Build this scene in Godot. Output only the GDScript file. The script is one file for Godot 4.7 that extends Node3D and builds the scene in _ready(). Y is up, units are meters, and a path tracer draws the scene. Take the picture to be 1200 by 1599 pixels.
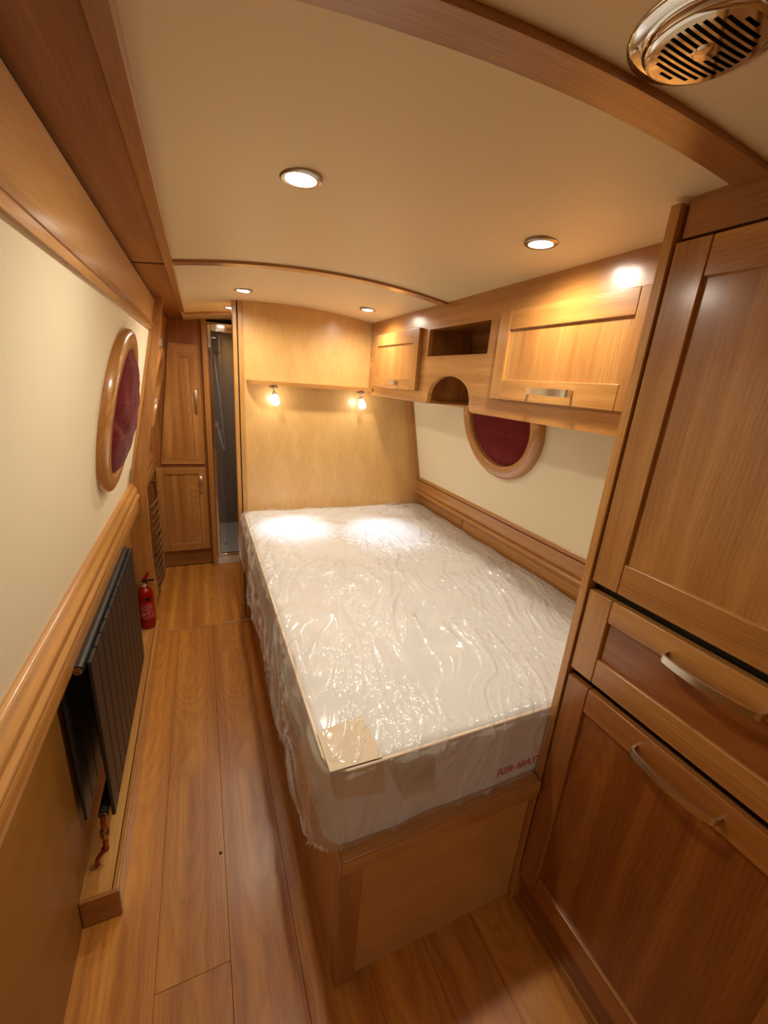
extends Node3D
# A narrow-boat bedroom: x runs across the boat, y up, -z towards the shower. Units are metres.

var rng := RandomNumberGenerator.new()
var M := {}

# ---------------------------------------------------------------- mesh building
class MB:
	var v := PackedVector3Array()
	var n := PackedVector3Array()
	var uv := PackedVector2Array()
	var grain := Vector3(0, 0, 1)
	var off := Vector2.ZERO

	func _init(g := Vector3(0, 0, 1), o := Vector2.ZERO) -> void:
		grain = g
		off = o

	func wuv(p: Vector3, nn: Vector3) -> Vector2:
		var w := nn.cross(grain)
		if w.length() < 0.35:
			var q := Vector3(1, 0, 0) if absf(grain.x) < 0.9 else Vector3(0, 1, 0)
			return off + Vector2(p.dot(q) * 0.12, p.dot(grain.cross(q)))
		return off + Vector2(p.dot(grain), p.dot(w.normalized()))

	func put(p: Vector3, nn: Vector3, t) -> void:
		v.append(p)
		n.append(nn)
		uv.append(wuv(p, nn) if t == null else t)

	func tri(a: Vector3, b: Vector3, c: Vector3, na: Vector3, nb: Vector3, nc: Vector3, ta = null, tb = null, tc = null) -> void:
		var g := (b - a).cross(c - a)
		if g.length_squared() < 1e-18:
			return
		put(a, na, ta)
		if g.dot(na + nb + nc) > 0.0:
			put(c, nc, tc)
			put(b, nb, tb)
		else:
			put(b, nb, tb)
			put(c, nc, tc)

	func quad(a: Vector3, b: Vector3, c: Vector3, d: Vector3, na: Vector3, nb: Vector3, nc: Vector3, nd: Vector3, ta = null, tb = null, tc = null, td = null) -> void:
		tri(a, b, c, na, nb, nc, ta, tb, tc)
		tri(a, c, d, na, nc, nd, ta, tc, td)

	func box(lo: Vector3, hi: Vector3, b := 0.0015) -> MB:
		var c := (lo + hi) * 0.5
		var h := (hi - lo).abs() * 0.5
		b = minf(b, minf(h.x, minf(h.y, h.z)) * 0.6)
		var P := func(a: int, s: Vector3) -> Vector3:
			var q := (h - Vector3(b, b, b)) * s
			q[a] = h[a] * s[a]
			return c + q
		var N := func(a: int, s: Vector3) -> Vector3:
			var q := Vector3.ZERO
			q[a] = s[a]
			return q
		for a in 3:
			var i := (a + 1) % 3
			var j := (a + 2) % 3
			for sa in [-1.0, 1.0]:
				var q := []
				for w in [[-1.0, -1.0], [1.0, -1.0], [1.0, 1.0], [-1.0, 1.0]]:
					var s := Vector3.ZERO
					s[a] = sa
					s[i] = w[0]
					s[j] = w[1]
					q.append(P.call(a, s))
				var nn := Vector3.ZERO
				nn[a] = sa
				quad(q[0], q[1], q[2], q[3], nn, nn, nn, nn)
			for si in [-1.0, 1.0]:   # edges along axis j, between faces a and i
				for sa in [-1.0, 1.0]:
					var s1 := Vector3.ZERO
					s1[a] = sa
					s1[i] = si
					s1[j] = -1.0
					var s2 := s1
					s2[j] = 1.0
					quad(P.call(a, s1), P.call(i, s1), P.call(i, s2), P.call(a, s2), N.call(a, s1), N.call(i, s1), N.call(i, s2), N.call(a, s2))
		for sx in [-1.0, 1.0]:
			for sy in [-1.0, 1.0]:
				for sz in [-1.0, 1.0]:
					var s := Vector3(sx, sy, sz)
					tri(P.call(0, s), P.call(1, s), P.call(2, s), N.call(0, s), N.call(1, s), N.call(2, s))
		return self

	# a closed 2D outline carried along a straight line
	func extrude(poly: PackedVector2Array, o: Vector3, ax: Vector3, ay: Vector3, run: Vector3, smooth := 40.0, caps := true) -> MB:
		var k := poly.size()
		var area := 0.0
		for i in k:
			area += poly[i].cross(poly[(i + 1) % k])
		var sg := 1.0 if area > 0.0 else -1.0
		var en := []
		for i in k:
			var d := (poly[(i + 1) % k] - poly[i]).normalized()
			en.append(Vector2(d.y, -d.x) * sg)
		var lim := cos(deg_to_rad(smooth))
		for i in k:
			var j := (i + 1) % k
			var m: Vector2 = en[i]
			var m0: Vector2 = (m + en[(i + k - 1) % k]).normalized() if m.dot(en[(i + k - 1) % k]) > lim else m
			var m1: Vector2 = (m + en[j]).normalized() if m.dot(en[j]) > lim else m
			var a := o + ax * poly[i].x + ay * poly[i].y
			var b := o + ax * poly[j].x + ay * poly[j].y
			var na := (ax * m0.x + ay * m0.y).normalized()
			var nb := (ax * m1.x + ay * m1.y).normalized()
			quad(a, b, b + run, a + run, na, nb, nb, na)
		if caps:
			var t := Geometry2D.triangulate_polygon(poly)
			var zn := run.normalized()
			for i in range(0, t.size(), 3):
				var q := []
				for e in 3:
					q.append(o + ax * poly[t[i + e]].x + ay * poly[t[i + e]].y)
				tri(q[0], q[1], q[2], -zn, -zn, -zn)
				tri(q[0] + run, q[1] + run, q[2] + run, zn, zn, zn)
		return self

	# profile of (radius, height) turned about an axis
	func lathe(prof: PackedVector2Array, o: Vector3, axis: Vector3, segs := 32, smooth := 45.0, plain := false) -> MB:
		var ux := axis.cross(Vector3(0, 0, 1) if absf(axis.z) < 0.9 else Vector3(1, 0, 0)).normalized()
		var uz := axis.cross(ux).normalized()
		var k := prof.size()
		var lim := cos(deg_to_rad(smooth))
		var en := []
		for i in k - 1:
			var d := (prof[i + 1] - prof[i]).normalized()
			en.append(Vector2(d.y, -d.x))
		for i in k - 1:
			var m: Vector2 = en[i]
			var m0: Vector2 = (m + en[i - 1]).normalized() if i > 0 and m.dot(en[i - 1]) > lim else m
			var m1: Vector2 = (m + en[i + 1]).normalized() if i < k - 2 and m.dot(en[i + 1]) > lim else m
			for s in segs:
				var q := []
				var w := []
				for e in [[0, 0], [0, 1], [1, 1], [1, 0]]:
					var an: float = TAU * (s + e[1]) / segs
					var rd := ux * cos(an) + uz * sin(an)
					var pp: Vector2 = prof[i + e[0]]
					var mm: Vector2 = m1 if e[0] else m0
					q.append(o + rd * pp.x + axis * pp.y)
					w.append((rd * mm.x + axis * mm.y).normalized())
				quad(q[0], q[1], q[2], q[3], w[0], w[1], w[2], w[3])
		return self

	func tube(pts: PackedVector3Array, r: float, segs := 12, ends := true) -> MB:
		var k := pts.size()
		var ref := Vector3(0.31, 0.83, 0.46).normalized()
		var rings := []
		for i in k:
			var d := (pts[mini(i + 1, k - 1)] - pts[maxi(i - 1, 0)]).normalized()
			var a := d.cross(ref).normalized()
			rings.append([a, d.cross(a).normalized()])
		for i in k - 1:
			for s in segs:
				var q := []
				var w := []
				for e in [[0, 0], [0, 1], [1, 1], [1, 0]]:
					var an: float = TAU * (s + e[1]) / segs
					var dd: Vector3 = rings[i + e[0]][0] * cos(an) + rings[i + e[0]][1] * sin(an)
					q.append(pts[i + e[0]] + dd * r)
					w.append(dd)
				quad(q[0], q[1], q[2], q[3], w[0], w[1], w[2], w[3])
		if ends:
			for e in [0, k - 1]:
				var nn := (pts[0] - pts[1]).normalized() if e == 0 else (pts[k - 1] - pts[k - 2]).normalized()
				for s in segs:
					var q := []
					for t in [s, s + 1]:
						q.append(pts[e] + (rings[e][0] * cos(TAU * t / segs) + rings[e][1] * sin(TAU * t / segs)) * r)
					tri(pts[e], q[0], q[1], nn, nn, nn)
		return self

	# a flat strip bent along a path that lies in the plane across «side»
	func strip(pts: PackedVector3Array, side: Vector3, half: float, thick: float) -> MB:
		var k := pts.size()
		var nn := []
		for i in k:
			nn.append(side.cross(pts[mini(i + 1, k - 1)] - pts[maxi(i - 1, 0)]).normalized())
		for i in k - 1:
			var a: Vector3 = pts[i]
			var b: Vector3 = pts[i + 1]
			var p: Vector3 = nn[i]
			var q: Vector3 = nn[i + 1]
			var t := thick * 0.5
			for s in [-1.0, 1.0]:
				quad(a + side * half + p * t * s, a - side * half + p * t * s, b - side * half + q * t * s, b + side * half + q * t * s, p * s, p * s, q * s, q * s)
				quad(a + side * half * s + p * t, a + side * half * s - p * t, b + side * half * s - q * t, b + side * half * s + q * t, side * s, side * s, side * s, side * s)
		for e in [[0, 1], [k - 1, k - 2]]:
			var c: Vector3 = pts[e[0]]
			var d := (c - pts[e[1]]).normalized()
			var p: Vector3 = nn[e[0]] * thick * 0.5
			quad(c + side * half + p, c - side * half + p, c - side * half - p, c + side * half - p, d, d, d, d)
		return self

	func mesh(t := Transform3D()) -> ArrayMesh:
		var vv := v
		var nv := n
		if t != Transform3D():
			vv = t * v
			nv = Transform3D(t.basis, Vector3.ZERO) * n
		var a := []
		a.resize(Mesh.ARRAY_MAX)
		a[Mesh.ARRAY_VERTEX] = vv
		a[Mesh.ARRAY_NORMAL] = nv
		a[Mesh.ARRAY_TEX_UV] = uv
		var am := ArrayMesh.new()
		am.add_surface_from_arrays(Mesh.PRIMITIVE_TRIANGLES, a)
		return am

func mb(g := Vector3(0, 0, 1)) -> MB:
	return MB.new(g, Vector2(rng.randf_range(0, 1.6), rng.randf_range(0, 0.5)))

const GX := Vector3(1, 0, 0)
const GY := Vector3(0, 1, 0)
const GZ := Vector3(0, 0, 1)

# ---------------------------------------------------------------- naming
var taken := {}

func numbered(called: String) -> String:
	var k: int = taken.get(called, 0)
	taken[called] = k + 1
	return called if k == 0 else "%s_%03d" % [called, k]

func tag(o: Node3D, label: String, category: String, group := "") -> void:
	o.set_meta("label", label)
	o.set_meta("category", category)
	if group != "":
		o.set_meta("group", group)

func thing(called: String, label: String, category: String, at: Vector3, group := "") -> Node3D:
	var o := Node3D.new()
	o.name = numbered(called)
	o.position = at
	add_child(o)
	tag(o, label, category, group)
	return o

# a mesh given in world axes, hung under its parent
func part(called: String, m: MB, mat: Material, parent: Node3D, label := "") -> MeshInstance3D:
	var o := MeshInstance3D.new()
	o.name = called
	o.mesh = m.mesh(parent.global_transform.affine_inverse())
	o.material_override = mat
	parent.add_child(o, true)
	if label != "":
		o.set_meta("label", label)
	return o

# a mesh given in its parent's own axes
func piece(called: String, m: MB, mat: Material, parent: Node3D, label := "") -> MeshInstance3D:
	var o := MeshInstance3D.new()
	o.name = called
	o.mesh = m.mesh()
	o.material_override = mat
	parent.add_child(o, true)
	if label != "":
		o.set_meta("label", label)
	return o

func holder(called: String, at: Transform3D, parent: Node3D) -> Node3D:
	var o := Node3D.new()
	o.name = called
	parent.add_child(o, true)
	o.global_transform = at
	return o

func structure(called: String, label: String, category: String) -> Node3D:
	var o := thing(called, label, category, Vector3.ZERO)
	o.set_meta("kind", "structure")
	return o

func copy(root: Node3D, at: Vector3, label: String) -> Node3D:
	var r: Node3D = root.duplicate()
	r.name = numbered(String(root.name))
	add_child(r)
	r.position = at
	r.set_meta("label", label)
	return r

# ---------------------------------------------------------------- materials
func wood_image(sd: int, kind: int) -> ImageTexture:
	# kind 0: straight-grained oak, 1: oak with cathedral figure, 2: pale rotary-cut ply. 1.6 m along the grain, 0.5 m across, repeating both ways.
	var w := 1024
	var h := 512
	var big := FastNoiseLite.new()
	big.seed = sd
	big.noise_type = FastNoiseLite.TYPE_SIMPLEX
	big.fractal_type = FastNoiseLite.FRACTAL_FBM
	big.fractal_octaves = 3
	big.frequency = 1.0
	var fine := FastNoiseLite.new()
	fine.seed = sd + 7
	fine.noise_type = FastNoiseLite.TYPE_SIMPLEX
	fine.fractal_type = FastNoiseLite.FRACTAL_NONE
	fine.frequency = 1.0
	var dark := Color(0.655, 0.45, 0.235)
	var light := Color(0.86, 0.67, 0.40)
	if kind == 2:
		dark = Color(0.84, 0.68, 0.44)
		light = Color(0.91, 0.765, 0.53)
	var bytes := PackedByteArray()
	bytes.resize(w * h * 3)
	for y in h:
		var py := float(y) / h * 0.5
		var fy := clampf((float(y) / h - 0.88) / 0.12, 0.0, 1.0)
		for x in w:
			var px := float(x) / w * 1.6
			var fx := clampf((float(x) / w - 0.9) / 0.1, 0.0, 1.0)
			var val := 0.0
			var wsum := 0.0
			for cse in 4:
				var wx := fx if cse & 1 else 1.0 - fx
				var wy := fy if cse & 2 else 1.0 - fy
				var wt := wx * wy
				if wt < 0.002:
					continue
				var X := px - (1.6 if cse & 1 else 0.0)
				var Y := py - (0.5 if cse & 2 else 0.0)
				var s := 0.0
				if kind == 2:
					s = 0.5 + 0.34 * big.get_noise_2d(X * 2.6, Y * 9.0) + 0.30 * fine.get_noise_2d(X * 9.0, Y * 160.0) + 0.16 * fine.get_noise_2d(X * 60.0, Y * 420.0)
				else:
					var warp := fine.get_noise_2d(X * 1.1, Y * 5.0) * 0.8
					var r: float
					if kind == 0:
						r = Y * 115.0 + warp * 2.4
					else:
						var dy := (Y - 0.25 + 0.03 * big.get_noise_2d(X * 1.1, 9.0)) * 1.0
						var dz := 0.05 + 0.052 * (X - 0.5) + 0.02 * big.get_noise_2d(X * 0.9 + 4.0, Y * 2.0)
						r = sqrt(dy * dy + dz * dz) * 80.0 + warp * 1.8
					var saw := r - floorf(r)
					var ring := smoothstep(0.0, 0.55, saw) * (1.0 - smoothstep(0.82, 1.0, saw))
					var tone := big.get_noise_2d(7.0 + X * 0.3, Y * 11.0)
					var pore := fine.get_noise_2d(X * 26.0, Y * 520.0)
					var pore2 := fine.get_noise_2d(X * 8.0 + 3.0, Y * 190.0)
					s = 0.50 + (0.12 if kind == 0 else 0.17) * (ring - 0.5) + 0.55 * tone + 0.12 * pore2 - 0.30 * maxf(0.0, pore - 0.3) * (1.25 - ring)
				val += s * wt
				wsum += wt
			var t := clampf(val / wsum, 0.0, 1.0)
			var c := dark.lerp(light, t)
			var at := (y * w + x) * 3
			bytes[at] = int(c.r * 255.0)
			bytes[at + 1] = int(c.g * 255.0)
			bytes[at + 2] = int(c.b * 255.0)
	return ImageTexture.create_from_image(Image.create_from_data(w, h, false, Image.FORMAT_RGB8, bytes))

func wood(tex: Texture2D, tint: Color, rough := 0.34, coat := 0.8, spec := 0.5) -> StandardMaterial3D:
	var m := StandardMaterial3D.new()
	m.albedo_texture = tex
	m.albedo_color = tint
	m.uv1_scale = Vector3(1.0 / 1.6, 1.0 / 0.5, 1)
	m.roughness = rough
	m.metallic_specular = spec
	if coat > 0.0:
		m.clearcoat_enabled = true
		m.clearcoat = coat
		m.clearcoat_roughness = 0.18
	return m

func flat(c: Color, rough := 0.6, metal := 0.0, spec := 0.5) -> StandardMaterial3D:
	var m := StandardMaterial3D.new()
	m.albedo_color = c
	m.roughness = rough
	m.metallic = metal
	m.metallic_specular = spec
	return m

func make_materials() -> void:
	var t0 := wood_image(11, 0)
	var t1 := wood_image(23, 1)
	var t2 := wood_image(37, 2)
	M.oak = wood(t0, Color(0.95, 0.91, 0.85))
	M.oak_fig = wood(t1, Color(0.95, 0.90, 0.83))
	M.oak_pale = wood(t0, Color(0.98, 0.95, 0.88))
	M.oak_door = wood(t0, Color(0.92, 0.88, 0.82))
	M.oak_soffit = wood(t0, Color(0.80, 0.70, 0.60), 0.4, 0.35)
	M.oak_trim = wood(t0, Color(0.86, 0.79, 0.70))
	M.oak_rail = wood(t0, Color(1.0, 0.97, 0.90))
	M.ply = wood(t2, Color(0.97, 0.94, 0.88), 0.36, 0.5)
	M.ply_warm = wood(t2, Color(0.88, 0.79, 0.66), 0.36, 0.5)
	M.ply_low = wood(t2, Color(0.71, 0.60, 0.40), 0.5, 0.0, 0.4)
	M.oak_deep = wood(t0, Color(0.86, 0.76, 0.65))
	M.oak_deep_fig = wood(t1, Color(0.75, 0.61, 0.47))
	M.floors = []
	for c in [Color(0.99, 0.88, 0.62), Color(0.95, 0.84, 0.60), Color(0.93, 0.81, 0.59)]:
		M.floors.append(wood(t1, c, 0.42, 0.45))
		M.floors[-1].clearcoat_roughness = 0.27
	M.cream = flat(Color(0.93, 0.89, 0.775), 0.65, 0.0, 0.35)
	M.ceiling = flat(Color(0.90, 0.825, 0.665), 0.5, 0.0, 0.4)
	M.chrome = flat(Color(0.86, 0.85, 0.83), 0.07, 1.0)
	M.steel = flat(Color(0.84, 0.81, 0.76), 0.28, 1.0)
	M.nickel = flat(Color(0.66, 0.62, 0.56), 0.22, 1.0)
	M.black = flat(Color(0.02, 0.018, 0.016), 0.6)
	M.radiator = flat(Color(0.15, 0.148, 0.145), 0.42)
	M.red = flat(Color(0.58, 0.02, 0.02), 0.25)
	M.copper = flat(Color(0.66, 0.42, 0.30), 0.3, 1.0)
	M.white = flat(Color(0.93, 0.92, 0.90), 0.3)
	M.tray = flat(Color(0.86, 0.88, 0.88), 0.25)
	M.shower = flat(Color(0.085, 0.075, 0.068), 0.18)
	M.fabric = flat(Color(0.865, 0.865, 0.86), 0.9, 0.0, 0.2)
	M.piping = flat(Color(0.93, 0.86, 0.77), 0.8, 0.0, 0.2)
	M.cushion = cushion_material()
	M.bulb = flat(Color(1, 1, 1), 0.4)
	M.bulb.emission_enabled = true
	M.bulb.emission = Color(1.0, 0.95, 0.86)
	M.bulb.emission_energy_multiplier = 14.0
	M.shade = flat(Color(1, 1, 1), 0.4)
	M.shade.emission_enabled = true
	M.shade.emission = Color(1.0, 0.96, 0.90)
	M.shade.emission_energy_multiplier = 4.0
	M.film = StandardMaterial3D.new()
	M.film.albedo_color = Color(1, 1, 1, 0.17)
	M.film.transparency = BaseMaterial3D.TRANSPARENCY_ALPHA
	M.film.roughness = 0.15
	M.film.metallic_specular = 0.62
	M.tape = StandardMaterial3D.new()
	M.tape.albedo_color = Color(0.84, 0.78, 0.64, 0.30)
	M.tape.transparency = BaseMaterial3D.TRANSPARENCY_ALPHA
	M.tape.roughness = 0.3
	M.card = flat(Color(0.84, 0.77, 0.66), 0.55)
	M.ink = flat(Color(0.80, 0.16, 0.09), 0.6)
	M.glass = StandardMaterial3D.new()
	M.glass.albedo_color = Color(1, 1, 1, 0.05)
	M.glass.transparency = BaseMaterial3D.TRANSPARENCY_ALPHA
	M.glass.roughness = 0.02
	M.label_red = flat(Color(0.62, 0.10, 0.09), 0.4)
	M.print_white = flat(Color(0.88, 0.80, 0.76), 0.5)

func cushion_material() -> StandardMaterial3D:
	# wine-red cloth with a fine pale window check
	var im := Image.create(256, 256, false, Image.FORMAT_RGB8)
	var r := RandomNumberGenerator.new()
	r.seed = 5
	for y in 256:
		for x in 256:
			var k := r.randf_range(0.9, 1.1)
			var c := Color(0.43 * k, 0.13 * k, 0.13 * k)
			if y % 128 == 60 or x % 128 == 90:
				c = c.lerp(Color(0.80, 0.55, 0.52), 0.45)
			im.set_pixel(x, y, c)
	var m := StandardMaterial3D.new()
	m.albedo_texture = ImageTexture.create_from_image(im)
	m.uv1_scale = Vector3(4.3, 4.3, 1)
	m.roughness = 0.9
	m.metallic_specular = 0.15
	m.rim_enabled = true
	m.rim = 0.2
	m.rim_tint = 0.7
	return m

# ---------------------------------------------------------------- the boat's section
const SLOPE := 0.2035
const LX := -0.36        # foot of the left cream panel (y = 0.94)
const RX := 1.374        # foot of the right one

func lx(y: float) -> float:
	return LX + SLOPE * (y - 0.94)

func rx(y: float) -> float:
	return RX - SLOPE * (y - 0.94)

func cy(x: float, z: float) -> float:
	return 1.921 - 0.155 * (x - 0.5) * (x - 0.5) + 0.010 * (z + 1.7)

const CUP := Vector3(0, 0.010, 1.0)

func pv(a: Array) -> PackedVector2Array:
	var p := PackedVector2Array()
	for i in range(0, a.size(), 2):
		p.append(Vector2(a[i], a[i + 1]))
	return p

func mirrored(p: PackedVector2Array) -> PackedVector2Array:
	var q := PackedVector2Array()
	for a in p:
		q.append(Vector2(LX + RX - a.x, a.y))
	return q

# a slab that lies in the left (or right) leaning plane, from y0 to y1, standing out «out» from it
func lean(m: MB, left: bool, y0: float, y1: float, z0: float, z1: float, out: float, back := 0.02) -> MB:
	var d := Vector2(1.0, -SLOPE).normalized()
	var a := Vector2(lx(y0), y0)
	var b := Vector2(lx(y1), y1)
	var p := PackedVector2Array([a - d * back, a + d * out, b + d * out, b - d * back])
	return m.extrude(p if left else mirrored(p), Vector3(0, 0, z0), GX, GY, Vector3(0, 0, z1 - z0))

# ---------------------------------------------------------------- joinery
# frame of a panelled door in its own axes: x along its face, y up, z out of the face; the origin is its lower left corner
func panelled(o: Node3D, w: float, h: float, st: float, top: float, bot: float, th: float, fm: Material, pm: Material, panel_grain := GY) -> void:
	var b := 0.0025
	piece("stile", mb(GY).box(Vector3(0, 0, -th), Vector3(st, h, 0), b), fm, o)
	piece("stile", mb(GY).box(Vector3(w - st, 0, -th), Vector3(w, h, 0), b), fm, o)
	piece("rail", mb(GX).box(Vector3(st, h - top, -th), Vector3(w - st, h, -0.0004), b), fm, o)
	piece("rail", mb(GX).box(Vector3(st, 0, -th), Vector3(w - st, bot, -0.0004), b), fm, o)
	piece("panel", mb(panel_grain).box(Vector3(st - 0.004, bot - 0.004, -th + 0.002), Vector3(w - st + 0.004, h - top + 0.004, -0.010), 0.0005), pm, o)

func bow_handle(o: Node3D, at: Vector3, along: Vector3, ln: float, reach := 0.030, width := 0.007) -> void:
	var m := mb(along)
	var pts := PackedVector3Array()
	var f := Vector3(0, 0, 1)
	var h := ln * 0.5
	for e in [[-1.0, 0.0], [-1.0, 0.3], [-0.975, 0.52], [-0.9, 0.66], [-0.75, 0.78], [-0.5, 0.90], [-0.25, 0.975], [0.0, 1.0], [0.25, 0.975], [0.5, 0.90], [0.75, 0.78], [0.9, 0.66], [0.975, 0.52], [1.0, 0.3], [1.0, 0.0]]:
		pts.append(at + along * h * e[0] + f * reach * e[1])
	m.strip(pts, f.cross(along), width, 0.005)
	piece("handle", m, M.steel, o, "brushed steel bow handle")

func face_left(x: float, y: float, z: float) -> Transform3D:    # a face that looks towards -x; its own x runs to +z
	return Transform3D(Basis(Vector3(0, 0, 1), Vector3(0, 1, 0), Vector3(-1, 0, 0)), Vector3(x, y, z))

# ---------------------------------------------------------------- lamps
func downlight() -> Node3D:
	var t := thing("ceiling_downlight", "", "light", Vector3.ZERO, "round recessed ceiling downlights")
	piece("bezel", mb().lathe(pv([0.030, -0.001, 0.031, 0.006, 0.037, 0.007, 0.042, 0.004, 0.043, -0.003]), Vector3.ZERO, Vector3(0, -1, 0), 40), M.nickel, t, "polished metal bezel")
	piece("bulb", mb().lathe(pv([0.0305, 0.0, 0.029, 0.004, 0.022, 0.0075, 0.012, 0.009, 0.0001, 0.0095]), Vector3.ZERO, Vector3(0, -1, 0), 32), M.bulb, t, "glowing round lens")
	var s := SpotLight3D.new()
	s.name = "downlight_beam"
	s.position = Vector3(0, -0.016, 0)
	s.rotation_degrees = Vector3(-90, 0, 0)
	s.light_color = Color(1.0, 0.955, 0.875)
	s.light_energy = LAMP
	s.spot_angle = 86.0
	s.spot_angle_attenuation = 0.75
	s.spot_attenuation = 2.0
	s.spot_range = 8.0
	s.light_size = 0.029
	s.shadow_enabled = true
	t.add_child(s)
	return t

var LAMP := 0.47
var READ := 0.012
var READ_BEAM := 0.7

func _ready() -> void:
	rng.seed = 4
	# ------------------------------------------------ camera, surroundings, exposure
	var cam := Camera3D.new()
	cam.name = "camera"
	cam.fov = 102.18
	cam.near = 0.02
	cam.far = 30.0
	cam.transform = Transform3D(Basis(Vector3(0.91679, 0.07425, 0.39240), Vector3(0.05308, 0.95119, -0.30400), Vector3(-0.39582, 0.29953, 0.86810)).orthonormalized(), Vector3(0, 1.55, 0))
	add_child(cam)
	cam.current = true
	var we := WorldEnvironment.new()
	we.name = "surroundings"
	var env := Environment.new()
	env.background_mode = Environment.BG_COLOR
	env.background_color = Color(0.01, 0.01, 0.012)
	env.tonemap_mode = Environment.TONE_MAPPER_LINEAR
	env.tonemap_exposure = 1.0
	env.sdfgi_enabled = true
	env.ssao_enabled = true
	env.ssil_enabled = true
	we.environment = env
	add_child(we)
	make_materials()
	shell()
	left_side()
	right_side()
	far_end()
	bed()
	overhead()
	wardrobe()
	lamps()
	left_things()
	ceiling_vent()

# ---------------------------------------------------------------- floor, ceiling, end walls
const ZF := -3.43    # far end
const ZN := 2.20     # behind the camera

func shell() -> void:
	var fl := structure("floor", "varnished oak plank floor running the length of the boat", "floor")
	part("subfloor", mb().box(Vector3(-0.42, -0.06, -4.3), Vector3(1.5, -0.012, ZN), 0.001), M.black, fl)
	var xs := [-0.41, -0.188, -0.002, 0.176, 0.352, 0.52, 0.686, 0.86, 1.04, 1.22, 1.42]
	for i in xs.size() - 1:
		var cuts := [ZN]
		var z := [0.4, -0.78, 0.9, 0.3, 1.2, 0.1, 0.7, 0.2, 0.9, 0.5][i] as float
		while z > -2.3:
			cuts.append(z)
			z -= 3.1
		cuts.append(-2.487)
		for k in cuts.size() - 1:
			var m := mb()
			m.off.y = 0.25 - (xs[i] + xs[i + 1]) * 0.5 + rng.randf_range(-0.04, 0.04)
			m.box(Vector3(xs[i] + 0.0002, -0.012, cuts[k + 1] + 0.0002), Vector3(xs[i + 1] - 0.0002, 0, cuts[k] - 0.0002), 0.0010)
			part("plank", m, M.floors[[0, 1, 2, 1, 0, 2, 1, 0, 1, 2][i] if k == 0 or i != 1 else 0], fl)
		var m2 := mb()
		m2.off.x = 0.3 + i * 0.06
		m2.off.y = 0.24
		m2.box(Vector3(xs[i] + 0.0002, -0.012, -3.44), Vector3(xs[i + 1] - 0.0002, 0, -2.5), 0.0006)
		if xs[i] < 0.4:
			part("plank", m2, M.floors[0], fl)
	part("knot", mb().lathe(pv([0.0055, 0.0001, 0.004, 0.0006, 0.0001, 0.0006]), Vector3(-0.015, 0.0, -1.075), GY, 12), M.black, fl, "small dark knot")
	var th := structure("trim_1", "pale thin threshold strip across the corridor floor", "threshold")
	part("strip", mb(GX).box(Vector3(-0.36, -0.01, -2.5), Vector3(0.245, 0.004, -2.484), 0.002), M.oak_pale, th)

	var ce := structure("ceiling", "cream arched ceiling in three panels between oak battens", "ceiling")
	for seg in [[ZN, -0.512], [-0.512, -1.695], [-1.695, -2.56], [-2.56, ZF]]:
		var top := PackedVector2Array()
		var x0 := -0.07
		var x1 := 1.30 if seg[0] > -2.5 else 0.40
		for k in 33:
			var x := lerpf(x0, x1, k / 32.0)
			top.append(Vector2(x, cy(x, seg[0])))
		for k in 33:
			var q: Vector2 = top[32 - k]
			top.append(q + Vector2(0, 0.02))
		var m := mb().extrude(top, Vector3(0, 0, seg[0]), GX, GY, CUP * (seg[1] - seg[0]))
		part("ceiling_panel", m, M.ceiling, ce)
	var roof := mb().box(Vector3(-0.5, 1.96, -4.4), Vector3(1.6, 2.0, ZN + 0.05), 0.001)
	part("roof_panel", roof, M.black, ce)
	# battens: thin oak strips that follow the arch
	batten("trim_2", "wide oak ceiling batten arching across beside the chrome vent", -0.512, -0.058, 0.97, 0.052, 0.010)
	batten("trim_3", "narrow oak ceiling batten arching across above the bed's middle", -1.685, -0.058, 0.975, 0.046, 0.009)
	batten("trim_4", "short oak ceiling batten in the corridor before the shower", -3.02, -0.058, 0.40, 0.03, 0.008)
	var wb := structure("wall_back", "oak faced end wall behind the viewer", "wall")
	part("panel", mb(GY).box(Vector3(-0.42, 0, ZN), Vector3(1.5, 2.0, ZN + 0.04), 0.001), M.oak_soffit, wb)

func batten(called: String, label: String, z: float, x0: float, x1: float, wd: float, th: float) -> void:
	var o := structure(called, label, "batten")
	var up := PackedVector2Array()
	for k in 41:
		var x := lerpf(x0, x1, k / 40.0)
		up.append(Vector2(x, cy(x, z) + 0.002))
	for k in 41:
		var q: Vector2 = up[40 - k]
		up.append(q - Vector2(0, th + 0.002))
	part("strip", mb(GX).extrude(up, Vector3(0, 0, z - wd * 0.5), GX, GY, Vector3(0, 0, wd)), M.oak_trim, o)

# ---------------------------------------------------------------- hull sides
func rail_profile() -> PackedVector2Array:
	var a := LX
	return pv([a - 0.03, 0.786, a + 0.024, 0.786, a + 0.029, 0.790, a + 0.031, 0.797, a + 0.031, 0.842, a + 0.028, 0.848, a + 0.022, 0.850, a + 0.022, 0.857,
		a + 0.032, 0.859, a + 0.039, 0.865, a + 0.041, 0.873, a + 0.038, 0.881, a + 0.032, 0.886, a + 0.031, 0.893, a + 0.033, 0.903, a + 0.031, 0.913, a + 0.024, 0.920, a + 0.020, 0.926, a + 0.018, 0.936, a + 0.012, 0.943, a - 0.03, 0.944])

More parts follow.
